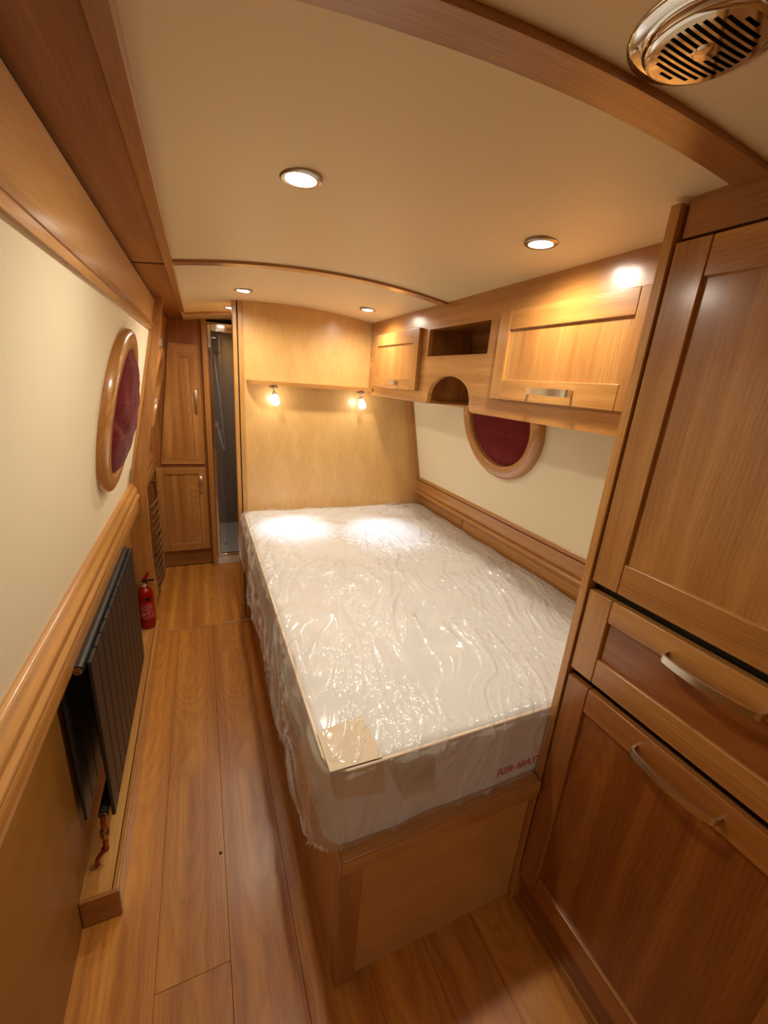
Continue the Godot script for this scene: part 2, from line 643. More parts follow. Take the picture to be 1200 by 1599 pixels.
func left_side() -> void:
	var w := structure("wall_left", "left hull side with leaning cream panel over warm ply", "wall")
	part("lower_panel", mb(GZ).box(Vector3(LX - 0.06, 0, ZF), Vector3(LX - 0.025, 0.9, ZN), 0.001), M.ply_low, w, "warm brown ply below the rail")
	part("cream_panel", lean(mb(), true, 0.92, 1.73, ZF, ZN, 0.0), M.cream, w, "smooth cream panel")
	part("upper_panel", lean(mb(), true, 1.742, 1.844, ZF, ZN, 0.004), M.ply_warm, w, "varnished ply band under the ceiling")
	var r := structure("trim_5", "moulded oak dado rail along the left wall", "rail")
	part("moulding", mb().extrude(rail_profile(), Vector3(0, 0, -2.47), GX, GY, Vector3(0, 0, ZN + 2.47), 50.0), M.oak_rail, r)
	part("moulding", mb().extrude(rail_profile(), Vector3(0, 0, ZF), GX, GY, Vector3(0, 0, -2.52 - ZF), 50.0), M.oak_rail, r)
	var t := structure("trim_6", "oak edging strip around the top of the left cream panel", "trim")
	part("strip", lean(mb(), true, 1.708, 1.726, -2.475, ZN, 0.010), M.oak_rail, t)
	part("strip", lean(mb(), true, 1.726, 1.740, -2.475, ZN, 0.013), M.oak_trim, t)
	part("groove", lean(mb(), true, 1.739, 1.745, -2.475, ZN, 0.001), M.black, t)
	part("strip", lean(mb(GY), true, 0.93, 1.740, -2.475, -2.44, 0.012), M.oak_rail, t)
	part("strip", lean(mb(), true, 1.716, 1.745, ZF, -2.52, 0.012), M.oak_rail, t)
	# soffit between the wall and the arched ceiling
	var s := structure("trim_7", "dark oak soffit boards along the top of the left wall", "soffit")
	var y0 := 1.850
	var so := pv([lx(y0) - 0.01, y0 + 0.004, -0.07, 1.866, -0.07, 1.90, lx(y0) - 0.01, 1.90])
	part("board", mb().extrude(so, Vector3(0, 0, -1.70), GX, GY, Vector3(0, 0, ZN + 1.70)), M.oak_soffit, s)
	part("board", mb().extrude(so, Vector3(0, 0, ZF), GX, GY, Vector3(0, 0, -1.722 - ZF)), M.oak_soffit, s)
	part("joint", mb().extrude(pv([lx(y0), y0 + 0.012, -0.07, 1.874, -0.07, 1.89, lx(y0), 1.89]), Vector3(0, 0, -1.73), GX, GY, Vector3(0, 0, 0.05)), M.black, s, "dark joint between the boards")
	part("edge_strip", mb().extrude(pv([-0.079, 1.856, -0.056, 1.860, -0.054, 1.865, -0.054, 1.90, -0.079, 1.90]), Vector3(0, 0, ZF), GX, GY, Vector3(0, 0, ZN - ZF)), M.oak_trim, s)
	part("groove", lean(mb(), true, 1.843, 1.853, ZF, ZN, -0.002), M.black, s, "dark shadow groove")
	# post of the dividing frame
	var p := structure("trim_8", "upright oak post on the left wall beside the fire extinguisher", "post")
	var d := 0.072
	part("post_body", mb(GY).extrude(pv([LX - 0.03, 0, LX + 0.060, 0, LX + d, 0.94, lx(1.87) + 0.036, 1.87, lx(1.87) - 0.01, 1.87, LX - 0.03, 0.94]), Vector3(0, 0, -2.522), GX, GY, Vector3(0, 0, 0.048), 5.0), M.oak, p)

func right_side() -> void:
	var w := structure("wall_right", "right hull side with leaning cream panel above the bed", "wall")
	part("cream_panel", lean(mb(), false, 0.92, 1.50, -2.54, ZN, 0.0), M.cream, w, "smooth cream panel")
	part("upper_panel", lean(mb(), false, 1.49, 1.98, -2.54, ZN, -0.002), M.oak, w)
	part("lower_panel", mb(GZ).box(Vector3(1.432, 0, -2.54), Vector3(1.46, 0.84, ZN), 0.001), M.oak, w)
	part("locker_board", mb(GZ).box(Vector3(1.416, 0.60, -2.53), Vector3(1.433, 0.822, -1.962), 0.002), M.oak, w)
	part("locker_board", mb(GZ).box(Vector3(1.416, 0.60, -1.956), Vector3(1.433, 0.822, ZN), 0.002), M.oak, w)
	var r := structure("trim_9", "moulded oak ledge along the right wall above the mattress", "ledge")
	var a := RX
	part("moulding", mb().extrude(pv([a + 0.07, 0.815, a + 0.010, 0.815, a + 0.002, 0.820, a, 0.828, a + 0.006, 0.838, a + 0.022, 0.842, a + 0.022, 0.846, a + 0.014, 0.848, a + 0.010, 0.910, a + 0.022, 0.911, a + 0.022, 0.917, a + 0.002, 0.919, a - 0.006, 0.926, a - 0.007, 0.934, a - 0.002, 0.942, a + 0.07, 0.944]), Vector3(0, 0, -2.53), GX, GY, Vector3(0, 0, ZN + 2.53), 50.0), M.oak, r)
	var t := structure("trim_10", "upright oak strip at the far end of the right cream panel", "trim")
	part("strip", lean(mb(GY), false, 0.93, 1.49, -2.52, -2.475, 0.012), M.oak, t)
	part("strip", lean(mb(GY), false, 0.93, 1.49, -2.475, -2.462, 0.018), M.oak_trim, t)
	part("strip", lean(mb(GZ), false, 1.455, 1.50, -2.462, -0.66, 0.012), M.oak, t)

# ---------------------------------------------------------------- bulkhead, corridor end, shower
func far_end() -> void:
	var b := structure("wall_head", "pale ply bulkhead at the head of the bed", "wall")
	var up := PackedVector2Array([Vector2(0.235, 0.0), Vector2(1.45, 0.0), Vector2(1.45, 0.9)])
	up.append(Vector2(rx(1.6), 1.6))
	for k in 17:
		var x := lerpf(1.2, 0.235, k / 16.0)
		up.append(Vector2(x, cy(x, -2.52) + 0.004))
	part("ply_panel", mb(GY).extrude(up, Vector3(0, 0, -2.56), GX, GY, Vector3(0, 0, 0.04)), M.ply, b)
	part("edge_trim", mb(GY).box(Vector3(0.209, 0, -2.565), Vector3(0.236, 1.905, -2.514), 0.003), M.ply_warm, b)
	part("groove", mb(GY).box(Vector3(0.203, 0, -2.56), Vector3(0.210, 1.90, -2.522), 0.0005), M.black, b)
	part("jamb", mb(GY).box(Vector3(0.182, 0, -2.58), Vector3(0.204, 1.90, -2.516), 0.003), M.ply_warm, b)
	for y in [0.93, 1.74]:
		part("hinge_screw", mb().lathe(pv([0.0035, 0.0, 0.003, 0.002, 0.0001, 0.003]), Vector3(0.206, y, -2.522), GZ, 10), M.copper, b)
	var bw := structure("wall_bathroom", "corridor wall behind the bed's head", "wall")
	part("panel", mb(GY).box(Vector3(0.33, 0, -3.44), Vector3(0.36, 1.96, -2.56), 0.001), M.ply_warm, bw)

	# cupboard in the corridor's end
	var c := thing("corridor_cupboard", "tall oak cupboard at the corridor's end with a tapered upper door", "cupboard", Vector3(-0.15, 0, ZF))
	var zf := -3.412
	part("carcass", mb(GY).extrude(pv([-0.40, 0.13, 0.036, 0.13, 0.036, 1.93, -0.20, 1.93, -0.40, 0.95]), Vector3(0, 0, ZF - 0.1), GX, GY, Vector3(0, 0, 0.1 + 0.003)), M.oak_soffit, c)
	part("plinth", mb(GX).box(Vector3(-0.40, 0, ZF - 0.08), Vector3(0.036, 0.131, ZF - 0.02), 0.001), M.oak_soffit, c)
	# lower door
	var d := holder("door", Transform3D(Basis(), Vector3(-0.325, 0.146, zf)), c)
	panelled(d, 0.343, 0.672, 0.055, 0.05, 0.06, 0.018, M.oak, M.oak_fig)
	bow_handle(d, Vector3(0.306, 0.545, 0), GY, 0.13, 0.028)
	# upper door, tapered like the hull
	var u := holder("door", Transform3D(Basis(), Vector3(0, 0, zf)), c)
	var q := [Vector2(-0.285, 0.848), Vector2(0.016, 0.848), Vector2(0.010, 1.70), Vector2(-0.178, 1.70)]
	var g := [Vector2(-0.215, 0.90), Vector2(-0.045, 0.90), Vector2(-0.055, 1.61), Vector2(-0.118, 1.61)]
	var names := ["rail", "stile", "rail", "stile"]
	for i in 4:
		var j := (i + 1) % 4
		var m := mb(GX if i % 2 == 0 else GY)
		m.extrude(PackedVector2Array([q[i], q[j], g[j], g[i]]), Vector3(0, 0, -0.018), GX, GY, Vector3(0, 0, 0.018), 5.0)
		piece(names[i], m, M.oak, u)
	piece("panel", mb(GY).extrude(PackedVector2Array(g), Vector3(0, 0, -0.016), GX, GY, Vector3(0, 0, 0.007), 5.0), M.oak_fig, u)
	bow_handle(u, Vector3(-0.020, 1.315, 0), GY, 0.17, 0.028)

	var p := structure("trim_11", "oak post between the corridor cupboard and the shower", "post")
	part("post_body", mb(GY).box(Vector3(0.036, 0, ZF - 0.05), Vector3(0.074, 1.93, -3.385), 0.003), M.oak, p)
	# shower recess
	var sw := structure("wall_shower", "dark brown glossy panels lining the shower", "wall")
	part("panel", mb().box(Vector3(-0.1, 0, -4.27), Vector3(0.75, 2.0, -4.24), 0.001), M.shower, sw)
	part("panel", mb().box(Vector3(0.04, 0, -4.25), Vector3(0.07, 2.0, -3.48), 0.001), M.shower, sw)
	part("panel", mb().box(Vector3(0.62, 0, -4.25), Vector3(0.65, 2.0, -3.45), 0.001), M.shower, sw)
	part("ceiling_lining", mb().box(Vector3(0.03, 1.93, -4.27), Vector3(0.7, 1.95, -3.45), 0.001), M.shower, sw)
	var t := thing("shower_tray", "low white shower tray with a small dark waste, at the corridor's end", "shower tray", Vector3(0.34, 0, -3.8))
	part("plinth", mb().box(Vector3(0.072, 0.0, -3.44), Vector3(0.62, 0.066, -3.40), 0.003), M.white, t)
	part("tray_body", mb().box(Vector3(0.07, 0.02, -4.24), Vector3(0.62, 0.072, -3.44), 0.006), M.tray, t)
	part("waste", mb().lathe(pv([0.012, 0.0, 0.011, 0.003, 0.0001, 0.0035]), Vector3(0.155, 0.0722, -3.66), GY, 20), M.black, t)
	var e := thing("shower_enclosure", "chrome framed glass shower enclosure at the end of the corridor", "shower", Vector3(0.3, 0.06, -3.42))
	part("frame", mb(GY).box(Vector3(0.074, 0.07, -3.44), Vector3(0.100, 1.86, -3.395), 0.004), M.chrome, e, "polished chrome upright")
	part("frame", mb(GX).box(Vector3(0.09, 1.80, -3.435), Vector3(0.62, 1.86, -3.40), 0.004), M.chrome, e, "polished chrome head rail")
	part("frame", mb(GX).box(Vector3(0.09, 0.068, -3.435), Vector3(0.62, 0.092, -3.40), 0.004), M.chrome, e, "polished chrome bottom track")
	part("frame", mb(GY).box(Vector3(0.60, 0.07, -3.44), Vector3(0.62, 1.86, -3.40), 0.004), M.chrome, e)
	part("pane", mb().box(Vector3(0.10, 0.09, -3.419), Vector3(0.60, 1.80, -3.415), 0.0005), M.glass, e, "clear glass pane")
	var v := thing("shower_mixer", "chrome bar shower mixer with riser rail on the dark shower wall", "shower", Vector3(0.07, 1.0, -3.9))
	part("bar", mb().tube(PackedVector3Array([Vector3(0.115, 1.12, -4.0), Vector3(0.115, 1.12, -3.72)]), 0.02, 16), M.chrome, v)
	for z in [-3.96, -3.76]:
		part("inlet", mb().tube(PackedVector3Array([Vector3(0.07, 1.12, z), Vector3(0.115, 1.12, z)]), 0.014, 12), M.chrome, v)
	part("riser", mb().tube(PackedVector3Array([Vector3(0.11, 1.12, -3.86), Vector3(0.11, 1.66, -3.86)]), 0.009, 12), M.chrome, v)
	part("hand_spray", mb().lathe(pv([0.012, 0.0, 0.03, 0.02, 0.035, 0.035, 0.033, 0.04, 0.0001, 0.041]), Vector3(0.14, 1.68, -3.86), Vector3(0.8, -0.6, 0).normalized(), 20), M.chrome, v)
	var hose := PackedVector3Array()
	for k in 17:
		var s := k / 16.0
		hose.append(Vector3(0.13 + 0.05 * sin(s * PI), lerpf(1.66, 1.10, s) - 0.45 * sin(s * PI), lerpf(-3.86, -3.82, s) + 0.08 * sin(s * PI)))
	part("hose", mb().tube(hose, 0.006, 8), M.steel, v)

# ---------------------------------------------------------------- bed
func bed() -> void:
	var o := thing("bed_base", "oak and ply bed base under the wrapped mattress", "bed base", Vector3(0.8, 0, -1.6))
	part("side_panel", mb(GZ).box(Vector3(0.247, 0.0, -2.515), Vector3(0.265, 0.47, -0.655), 0.001), M.ply_warm, o)
	part("front_panel", mb(GX).box(Vector3(0.29, 0.0, -0.648), Vector3(0.832, 0.462, -0.633), 0.001), M.ply_warm, o)
	part("corner_post", mb(GY).box(Vector3(0.245, 0.0, -0.665), Vector3(0.302, 0.458, -0.620), 0.004), M.oak_deep, o)
	part("front_rail", mb(GX).box(Vector3(0.30, 0.432, -0.64), Vector3(0.832, 0.460, -0.6145), 0.008), M.oak, o)
	part("front_lip", mb(GX).box(Vector3(0.240, 0.462, -0.70), Vector3(0.832, 0.512, -0.604), 0.006), M.oak, o)
	part("side_rail", mb(GZ).box(Vector3(0.240, 0.462, -2.515), Vector3(0.30, 0.500, -0.70), 0.006), M.oak, o)
	part("deck", mb(GZ).box(Vector3(0.26, 0.470, -2.515), Vector3(1.414, 0.498, -0.66), 0.001), M.ply_warm, o)

	var m := thing("mattress", "white double mattress still wrapped in crinkled clear plastic", "mattress", Vector3(0.8, 0.5, -1.6))
	part("mattress_body", cover(0.0, 120, 180, 0.0), M.fabric, m)
	var pp := PackedVector3Array()
	for k in 81:
		pp.append(edge_point(k / 80.0, 0.004))
	part("piping", mb().tube(pp, 0.0045, 8, false), M.piping, m, "piped top edge")
	part("plastic_wrap", cover(1.0, 400, 600, 0.004), M.film, m, "clear crinkled plastic film")
	# card corner and tape under and on the film
	part("corner_card", patch([Vector2(0.216, -0.648), Vector2(0.339, -0.645), Vector2(0.335, -0.775), Vector2(0.216, -0.76)], true, 0.0022), M.card, m, "beige card at the corner under the film")
	part("corner_card", patch([Vector2(0.222, 0.733), Vector2(0.340, 0.733), Vector2(0.350, 0.635), Vector2(0.232, 0.665)], false, 0.0022), M.card, m, "beige card folded down the front")
	part("tape", patch([Vector2(0.345, 0.734), Vector2(0.473, 0.720), Vector2(0.487, 0.596), Vector2(0.40, 0.600)], false, 0.010), M.tape, m, "strip of clear parcel tape")
	var tm := TextMesh.new()
	var sf := SystemFont.new()
	sf.font_names = PackedStringArray(["Droid Sans"])
	sf.font_weight = 700
	tm.font = sf
	tm.text = "AIR-MATT"
	tm.font_size = 32
	tm.pixel_size = 0.00105
	tm.depth = 0.0006
	tm.horizontal_alignment = HORIZONTAL_ALIGNMENT_LEFT
	var tx := MeshInstance3D.new()
	tx.name = "lettering"
	tx.mesh = tm
	tx.material_override = M.ink
	m.add_child(tx)
	tx.global_position = Vector3(0.692, 0.556, MZ1 + 0.002)

# mattress: an inset rectangle whose edge rolls over a small radius; d is the distance beyond the inset
const MX0 := 0.212
const MX1 := 1.412
const MZ0 := -2.512
const MZ1 := -0.642
const MTOP := 0.740
const MIN := 0.055

func fold(u: float, w: float, out: float, low: float) -> Array:
	var cx := clampf(u, MX0 + MIN, MX1 - MIN)
	var cz := clampf(w, MZ0 + MIN, MZ1 - MIN)
	var d := Vector2(u - cx, w - cz)
	var t := d.length()
	var r := 0.022
	var dir := d / t if t > 1e-6 else Vector2.ZERO
	var h := t
	var y := 0.0
	var nn := GY
	var fl := MIN - r
	if t > fl:
		var a := (t - fl) / r
		if a < PI / 2:
			h = fl + r * sin(a)
			y = -r * (1.0 - cos(a))
			nn = Vector3(dir.x * sin(a), cos(a), dir.y * sin(a))
		else:
			h = MIN
			y = -r - (t - fl - r * PI / 2)
			nn = Vector3(dir.x, 0, dir.y)
	y = maxf(MTOP + y, low) - MTOP
	var p := Vector3(cx + dir.x * h, MTOP + y, cz + dir.y * h)
	return [p + nn * out, nn]

func edge_point(s: float, out: float) -> Vector3:
	var x0 := MX0 + MIN
	var z1 := MZ1 - MIN
	# from the head along the corridor edge, round the front corner, along the foot
	var l1 := MZ1 - MZ0 - 2 * MIN
	var l2 := MIN * PI / 2
	var l3 := MX1 - MX0 - 2 * MIN
	var t := s * (l1 + l2 + l3)
	var y := MTOP - 0.006
	if t < l1:
		return Vector3(MX0 + 0.006 - out, y, MZ0 + MIN + t)
	t -= l1
	if t < l2:
		var a := t / MIN
		return Vector3(x0 - cos(a) * (MIN - 0.006 + out), y, z1 + sin(a) * (MIN - 0.006 + out))
	t -= l2
	return Vector3(x0 + t, y, MZ1 - 0.006 + out)

func cover(wrap: float, nu: int, nw: int, out: float) -> MB:
	var nz := FastNoiseLite.new()
	nz.seed = 3
	nz.noise_type = FastNoiseLite.TYPE_SIMPLEX
	nz.fractal_type = FastNoiseLite.FRACTAL_FBM
	nz.fractal_octaves = 2
	nz.frequency = 1.0
	var side := 0.245
	var low := 0.514
	var ps := []
	var U0 := MX0 - side
	var U1 := MX1 + 0.05
	var W0 := MZ0 - 0.02
	var W1 := MZ1 + side
	for j in nw + 1:
		for i in nu + 1:
			var u := lerpf(U0, U1, float(i) / nu)
			var w := lerpf(W0, W1, float(j) / nw)
			var f := fold(u, w, out, low)
			var p: Vector3 = f[0]
			var nn: Vector3 = f[1]
			# soft quilting swell of the mattress top
			p += nn * 0.006 * nz.get_noise_2d(u * 3.0, w * 3.0)
			if wrap > 0.0:
				p += nn * crinkle(nz, u, w) * (0.25 if p.y < low + 0.004 and nn.z > 0.5 else 1.0)
				if nn.y < 0.3:
					p += nn * 0.006 * (0.6 + nz.get_noise_2d(u * 5.0 + 40.0, w * 5.0))
					if nn.x < 0.0:
						p.x += nn.x * 0.026 * smoothstep(0.0, 0.2, MTOP - p.y)
			ps.append(p)
	var m := mb()
	var st := nu + 1
	var ns := []
	for j in nw + 1:
		for i in nu + 1:
			var a: Vector3 = ps[j * st + mini(i + 1, nu)] - ps[j * st + maxi(i - 1, 0)]
			var b: Vector3 = ps[mini(j + 1, nw) * st + i] - ps[maxi(j - 1, 0) * st + i]
			var c := b.cross(a)
			ns.append(c.normalized() if c.length_squared() > 1e-14 else GY)
	for j in nw:
		for i in nu:
			var q := j * st + i
			m.quad(ps[q], ps[q + 1], ps[q + 1 + st], ps[q + st], ns[q], ns[q + 1], ns[q + 1 + st], ns[q + st])
	return m

func crinkle(nz: FastNoiseLite, u: float, w: float) -> float:
	# long pulls that run from the head on the right towards the foot on the left, with patches of crumple between them
	var wu := u + 0.05 * nz.get_noise_2d(u * 2.0, w * 2.0 + 7.0)
	var k := wu + 0.36 * w
	var where := smoothstep(-0.25, 0.25, nz.get_noise_2d(u * 1.6 + 60.0, w * 1.3))
	var a := nz.get_noise_2d(k * 7.0, w * 1.1)
	var ridge := pow(1.0 - minf(1.0, absf(a) * 2.6), 2.0)
	var b := nz.get_noise_2d(k * 17.0 + 31.0, w * 2.6 + 5.0)
	var ridge2 := pow(1.0 - minf(1.0, absf(b) * 2.4), 2.0)
	var c := nz.get_noise_2d(u * 15.0 + 9.0 + w * 4.0, w * 11.0)
	var ridge3 := pow(1.0 - minf(1.0, absf(c) * 2.2), 1.6)
	var there := smoothstep(0.0, 0.35, nz.get_noise_2d(u * 3.0 - 20.0, w * 2.7))
	var h := 0.014 * ridge * (0.35 + 0.65 * where) + 0.0060 * ridge2 * (0.15 + 0.85 * where) + 0.0055 * ridge3 * there
	if w > MZ1 and u > 0.70:
		h *= 0.1
	if u > MX1 - 0.05:
		h *= 0.1
	return h

func patch(c: Array, top: bool, out: float) -> MB:
	var m := mb()
	var n := 12
	var f := func(s: float, t: float) -> Vector3:
		var a: Vector2 = c[0].lerp(c[1], s)
		var b: Vector2 = c[3].lerp(c[2], s)
		var p := a.lerp(b, t)
		if top:
			return Vector3(p.x, MTOP + out, p.y)
		return Vector3(p.x, p.y, MZ1 + out)
	var nn := GY if top else GZ
	var th := nn * 0.0006
	for i in n:
		for j in n:
			var q := [f.call(float(i) / n, float(j) / n), f.call(float(i + 1) / n, float(j) / n), f.call(float(i + 1) / n, float(j + 1) / n), f.call(float(i) / n, float(j + 1) / n)]
			m.quad(q[0], q[1], q[2], q[3], nn, nn, nn, nn)
			m.quad(q[0] - th, q[1] - th, q[2] - th, q[3] - th, -nn, -nn, -nn, -nn)
	return m

# ---------------------------------------------------------------- overhead cupboards
func overhead() -> void:
	var o := thing("overhead_cupboard", "oak overhead cupboard above the bed with open cubby and arched cut-out", "cupboard", Vector3(1.1, 1.47, -1.6))
	var x := 0.975
	var th := 0.02
	var z0 := -2.518
	var z1 := -0.64
	var yb := 1.468
	var yt := 1.905
	# fascia: outline in (z, y), pieces left and right of the cubby, above it, and the apron with the arch below it
	var fm := mb(GZ)
	var ax := Vector3(0, 0, 1)
	var run := Vector3(th, 0, 0)
	var oz := Vector3(x, 0, 0)
	var c0 := -1.792
	var c1 := -1.340
	var cb := 1.676
	var ct := 1.790
	fm.extrude(pv([z0, yb, -1.79, yb, c0, cb, c0, ct, c0, yt, z0, yt]), oz, ax, GY, run, 5.0)
	fm.extrude(pv([c1, yb - 0.008, z1, yb - 0.008, z1, yt, c1, yt]), oz, ax, GY, run, 5.0)
	fm.extrude(pv([c0, ct, c1, ct, c1, yt, c0, yt]), oz, ax, GY, run, 5.0)
	var ap := PackedVector2Array([Vector2(c0, cb), Vector2(c0, yb), Vector2(-1.768, yb)])
	for k in 25:
		var a := PI * k / 24.0
		ap.append(Vector2(-1.586 - 0.172 * cos(a), yb + 0.012 + 0.114 * pow(sin(a), 0.8)))
	ap.append_array(PackedVector2Array([Vector2(-1.405, yb - 0.002), Vector2(-1.39, yb - 0.008), Vector2(c1, yb - 0.008), Vector2(c1, cb)]))
	fm.extrude(ap, oz, ax, GY, run, 20.0)
	part("fascia", fm, M.oak, o)
	# carcass behind
	part("bottom_board", mb(GZ).box(Vector3(x + th, yb + 0.002, z0), Vector3(1.262, yb + 0.014, c0 + 0.01), 0.001), M.oak_trim, o)
	part("bottom_board", mb(GZ).box(Vector3(x + th, yb - 0.004, c1 - 0.02), Vector3(1.262, yb + 0.010, z1), 0.001), M.oak_trim, o)
	part("cubby_shelf", mb(GZ).box(Vector3(x + th, cb - 0.016, c0 - 0.02), Vector3(1.222, cb - 0.002, c1 + 0.02), 0.001), M.oak_trim, o)
	part("cubby_top", mb(GZ).box(Vector3(x + th, ct, c0 - 0.02), Vector3(1.20, ct + 0.014, c1 + 0.02), 0.001), M.oak_trim, o)
	for z in [c0 - 0.02, c1 + 0.006]:
		part("divider", mb(GY).extrude(pv([x + th, yb, 1.262, yb, 1.19, 1.82, x + th, 1.82]), Vector3(0, 0, z), GX, GY, Vector3(0, 0, 0.014)), M.oak_trim, o)
	var l := holder("door", face_left(0.955, 1.520, -2.422), o)
	panelled(l, 0.567, 0.282, 0.056, 0.062, 0.056, 0.02, M.oak_door, M.oak_door)
	bow_handle(l, Vector3(0.283, 0.030, 0), GX, 0.16, 0.028, 0.010)
	var r := holder("door", face_left(0.955, 1.522, -1.265), o)
	panelled(r, 0.565, 0.285, 0.056, 0.062, 0.066, 0.02, M.oak_door, M.oak_door)
	bow_handle(r, Vector3(0.283, 0.034, 0), GX, 0.17, 0.028, 0.010)
	# shelf on the bulkhead
	var s := thing("headboard_shelf", "narrow oak shelf with rounded left end on the head bulkhead", "shelf", Vector3(0.6, 1.49, -2.52))
	var p := PackedVector2Array([Vector2(0.974, -2.52), Vector2(0.246, -2.52)])
	for k in 9:
		var a := PI * 0.5 * k / 8.0
		p.append(Vector2(0.246 + 0.075 * (1 - cos(a)), -2.52 + 0.085 * sin(a)))
	p.append(Vector2(0.974, -2.435))
	var sm := mb(GX).extrude(p, Vector3(0, 1.487, 0), GX, GZ, Vector3(0, 0.020, 0), 30.0)
	part("board", sm, M.oak, s)

# ---------------------------------------------------------------- wardrobe
func wardrobe() -> void:
	var o := thing("wardrobe", "built-in oak wardrobe with tall door, drawer and lower door at right", "wardrobe", Vector3(1.1, 0, -0.3))
	var f := 0.840
	part("side_panel", mb(GY).extrude(pv([0.834, 0.0, 1.39, 0.0, 1.385, 0.93, rx(1.93) - 0.005, 1.905, 0.834, 1.905]), Vector3(0, 0, -0.637), GX, GY, Vector3(0, 0, 0.019), 5.0), M.oak_rail, o)
	part("carcass", mb(GY).box(Vector3(f + 0.024, 0.10, -0.618), Vector3(1.15, 1.88, 0.012), 0.001), M.black, o, "dark inside edge")
	part("plinth", mb(GZ).box(Vector3(0.868, 0.0, -0.618), Vector3(0.888, 0.11, 0.012), 0.001), M.oak_trim, o)
	part("top_rail", mb(GZ).box(Vector3(f + 0.008, 1.846, -0.612), Vector3(f + 0.03, 1.925, 0.012), 0.002), M.oak_trim, o)
	var w := 0.572
	var d1 := holder("door", face_left(f, 1.134, -0.615), o)
	panelled(d1, w, 0.706, 0.067, 0.068, 0.072, 0.022, M.oak, M.oak)
	bow_handle(d1, Vector3(w - 0.034, 0.16, 0), GY, 0.16)
	var dr := holder("drawer", face_left(f, 0.889, -0.615), o)
	panelled(dr, w, 0.223, 0.063, 0.056, 0.066, 0.022, M.oak, M.oak_deep_fig, GX)
	bow_handle(dr, Vector3(w * 0.5, 0.180, 0), GX, 0.168, 0.034, 0.0075)
	var d2 := holder("door", face_left(f, 0.118, -0.615), o)
	panelled(d2, w, 0.750, 0.062, 0.068, 0.070, 0.022, M.oak_deep, M.oak_deep_fig)
	bow_handle(d2, Vector3(w * 0.5, 0.710, 0), GX, 0.168, 0.034, 0.0075)

# ---------------------------------------------------------------- lamps
func lamps() -> void:
	var L := downlight()
	var spots := [[0.203, -0.955, "ceiling downlight over the floor side of the bed's foot, nearest on the left"], [0.812, -0.955, "ceiling downlight next to the large overhead cupboard door"], [0.212, -2.21, "ceiling downlight in front of the bulkhead's left corner"],
		[0.822, -2.20, "ceiling downlight above the smaller overhead cupboard door"], [0.196, -2.79, "ceiling downlight in the corridor before the shower, half behind the bulkhead"],
		[0.203, 1.55, "ceiling downlight behind the viewer, on the radiator's side"], [0.812, 1.55, "ceiling downlight behind the viewer, on the wardrobe's side"]]
	for i in spots.size():
		var s = spots[i]
		var at := Vector3(s[0], cy(s[0], s[1]) + 0.001, s[1])
		if i == 0:
			L.position = at
			L.set_meta("label", s[2])
		else:
			copy(L, at, s[2])
	reading_light(Vector3(0.384, 1.488, -2.455), Vector3(0.06, -0.67, 0.26).normalized(), "left reading light under the headboard shelf, glowing frosted shade")
	reading_light(Vector3(0.900, 1.488, -2.455), Vector3(0.02, -0.67, 0.40).normalized(), "right reading light under the headboard shelf, beside the small cupboard")

func reading_light(at: Vector3, ax: Vector3, label: String) -> void:
	var t := thing("reading_light", label, "lamp", at, "reading lights under the headboard shelf")
	var k := Vector3(0.003, -0.040, 0.005)
	piece("mount", mb().lathe(pv([0.0001, 0.014, 0.022, 0.014, 0.024, 0.011, 0.024, 0.0]), Vector3.ZERO, Vector3(0, -1, 0), 28), M.nickel, t)
	piece("arm", mb().tube(PackedVector3Array([Vector3(0, -0.012, 0), Vector3(0.001, -0.030, 0.002), k + ax * 0.002]), 0.006, 12), M.chrome, t)
	piece("lamp_holder", mb().lathe(pv([0.0001, 0.0, 0.010, 0.0, 0.013, 0.004, 0.013, 0.014]), k, ax, 20), M.chrome, t)
	piece("shade", mb().lathe(pv([0.012, 0.0, 0.017, 0.010, 0.0225, 0.026, 0.024, 0.040, 0.021, 0.052, 0.013, 0.058, 0.0001, 0.059]), k + ax * 0.013, ax, 28), M.shade, t, "glowing frosted glass shade")
	var om := OmniLight3D.new()
	om.name = "reading_glow"
	om.position = k + ax * 0.045
	om.light_color = Color(1.0, 0.955, 0.875)
	om.light_energy = READ
	om.light_size = 0.018
	om.omni_range = 8.0
	om.omni_attenuation = 2.0
	om.shadow_enabled = true
	t.add_child(om)
	var sp := SpotLight3D.new()
	sp.name = "reading_beam"
	sp.position = k + ax * 0.060
	sp.basis = Basis.looking_at(ax, Vector3(1, 0, 0))
	sp.light_color = Color(0.84, 0.90, 1.0)
	sp.light_energy = READ_BEAM
	sp.spot_angle = 21.0
	sp.spot_angle_attenuation = 1.0
	sp.spot_attenuation = 2.0
	sp.spot_range = 8.0
	sp.light_size = 0.02
	sp.shadow_enabled = true
	t.add_child(sp)

# ---------------------------------------------------------------- things along the left wall
func porthole(left: bool, z: float, y: float, n: int, label: String) -> void:
	var s := 1.0 if left else -1.0
	var nrm := Vector3(s, -SLOPE, 0).normalized()
	var c := Vector3(lx(y) if left else rx(y), y, z)
	var o := structure("window_%d" % n, label, "porthole")
	var ring := PackedVector2Array([Vector2(0.216, -0.004), Vector2(0.216, 0.022), Vector2(0.220, 0.028), Vector2(0.230, 0.031), Vector2(0.262, 0.030), Vector2(0.274, 0.026), Vector2(0.280, 0.018), Vector2(0.281, 0.0)])
	part("liner_ring", mb(GZ).lathe(ring, c, nrm, 72, 50.0), M.oak, o, "varnished oak ring")

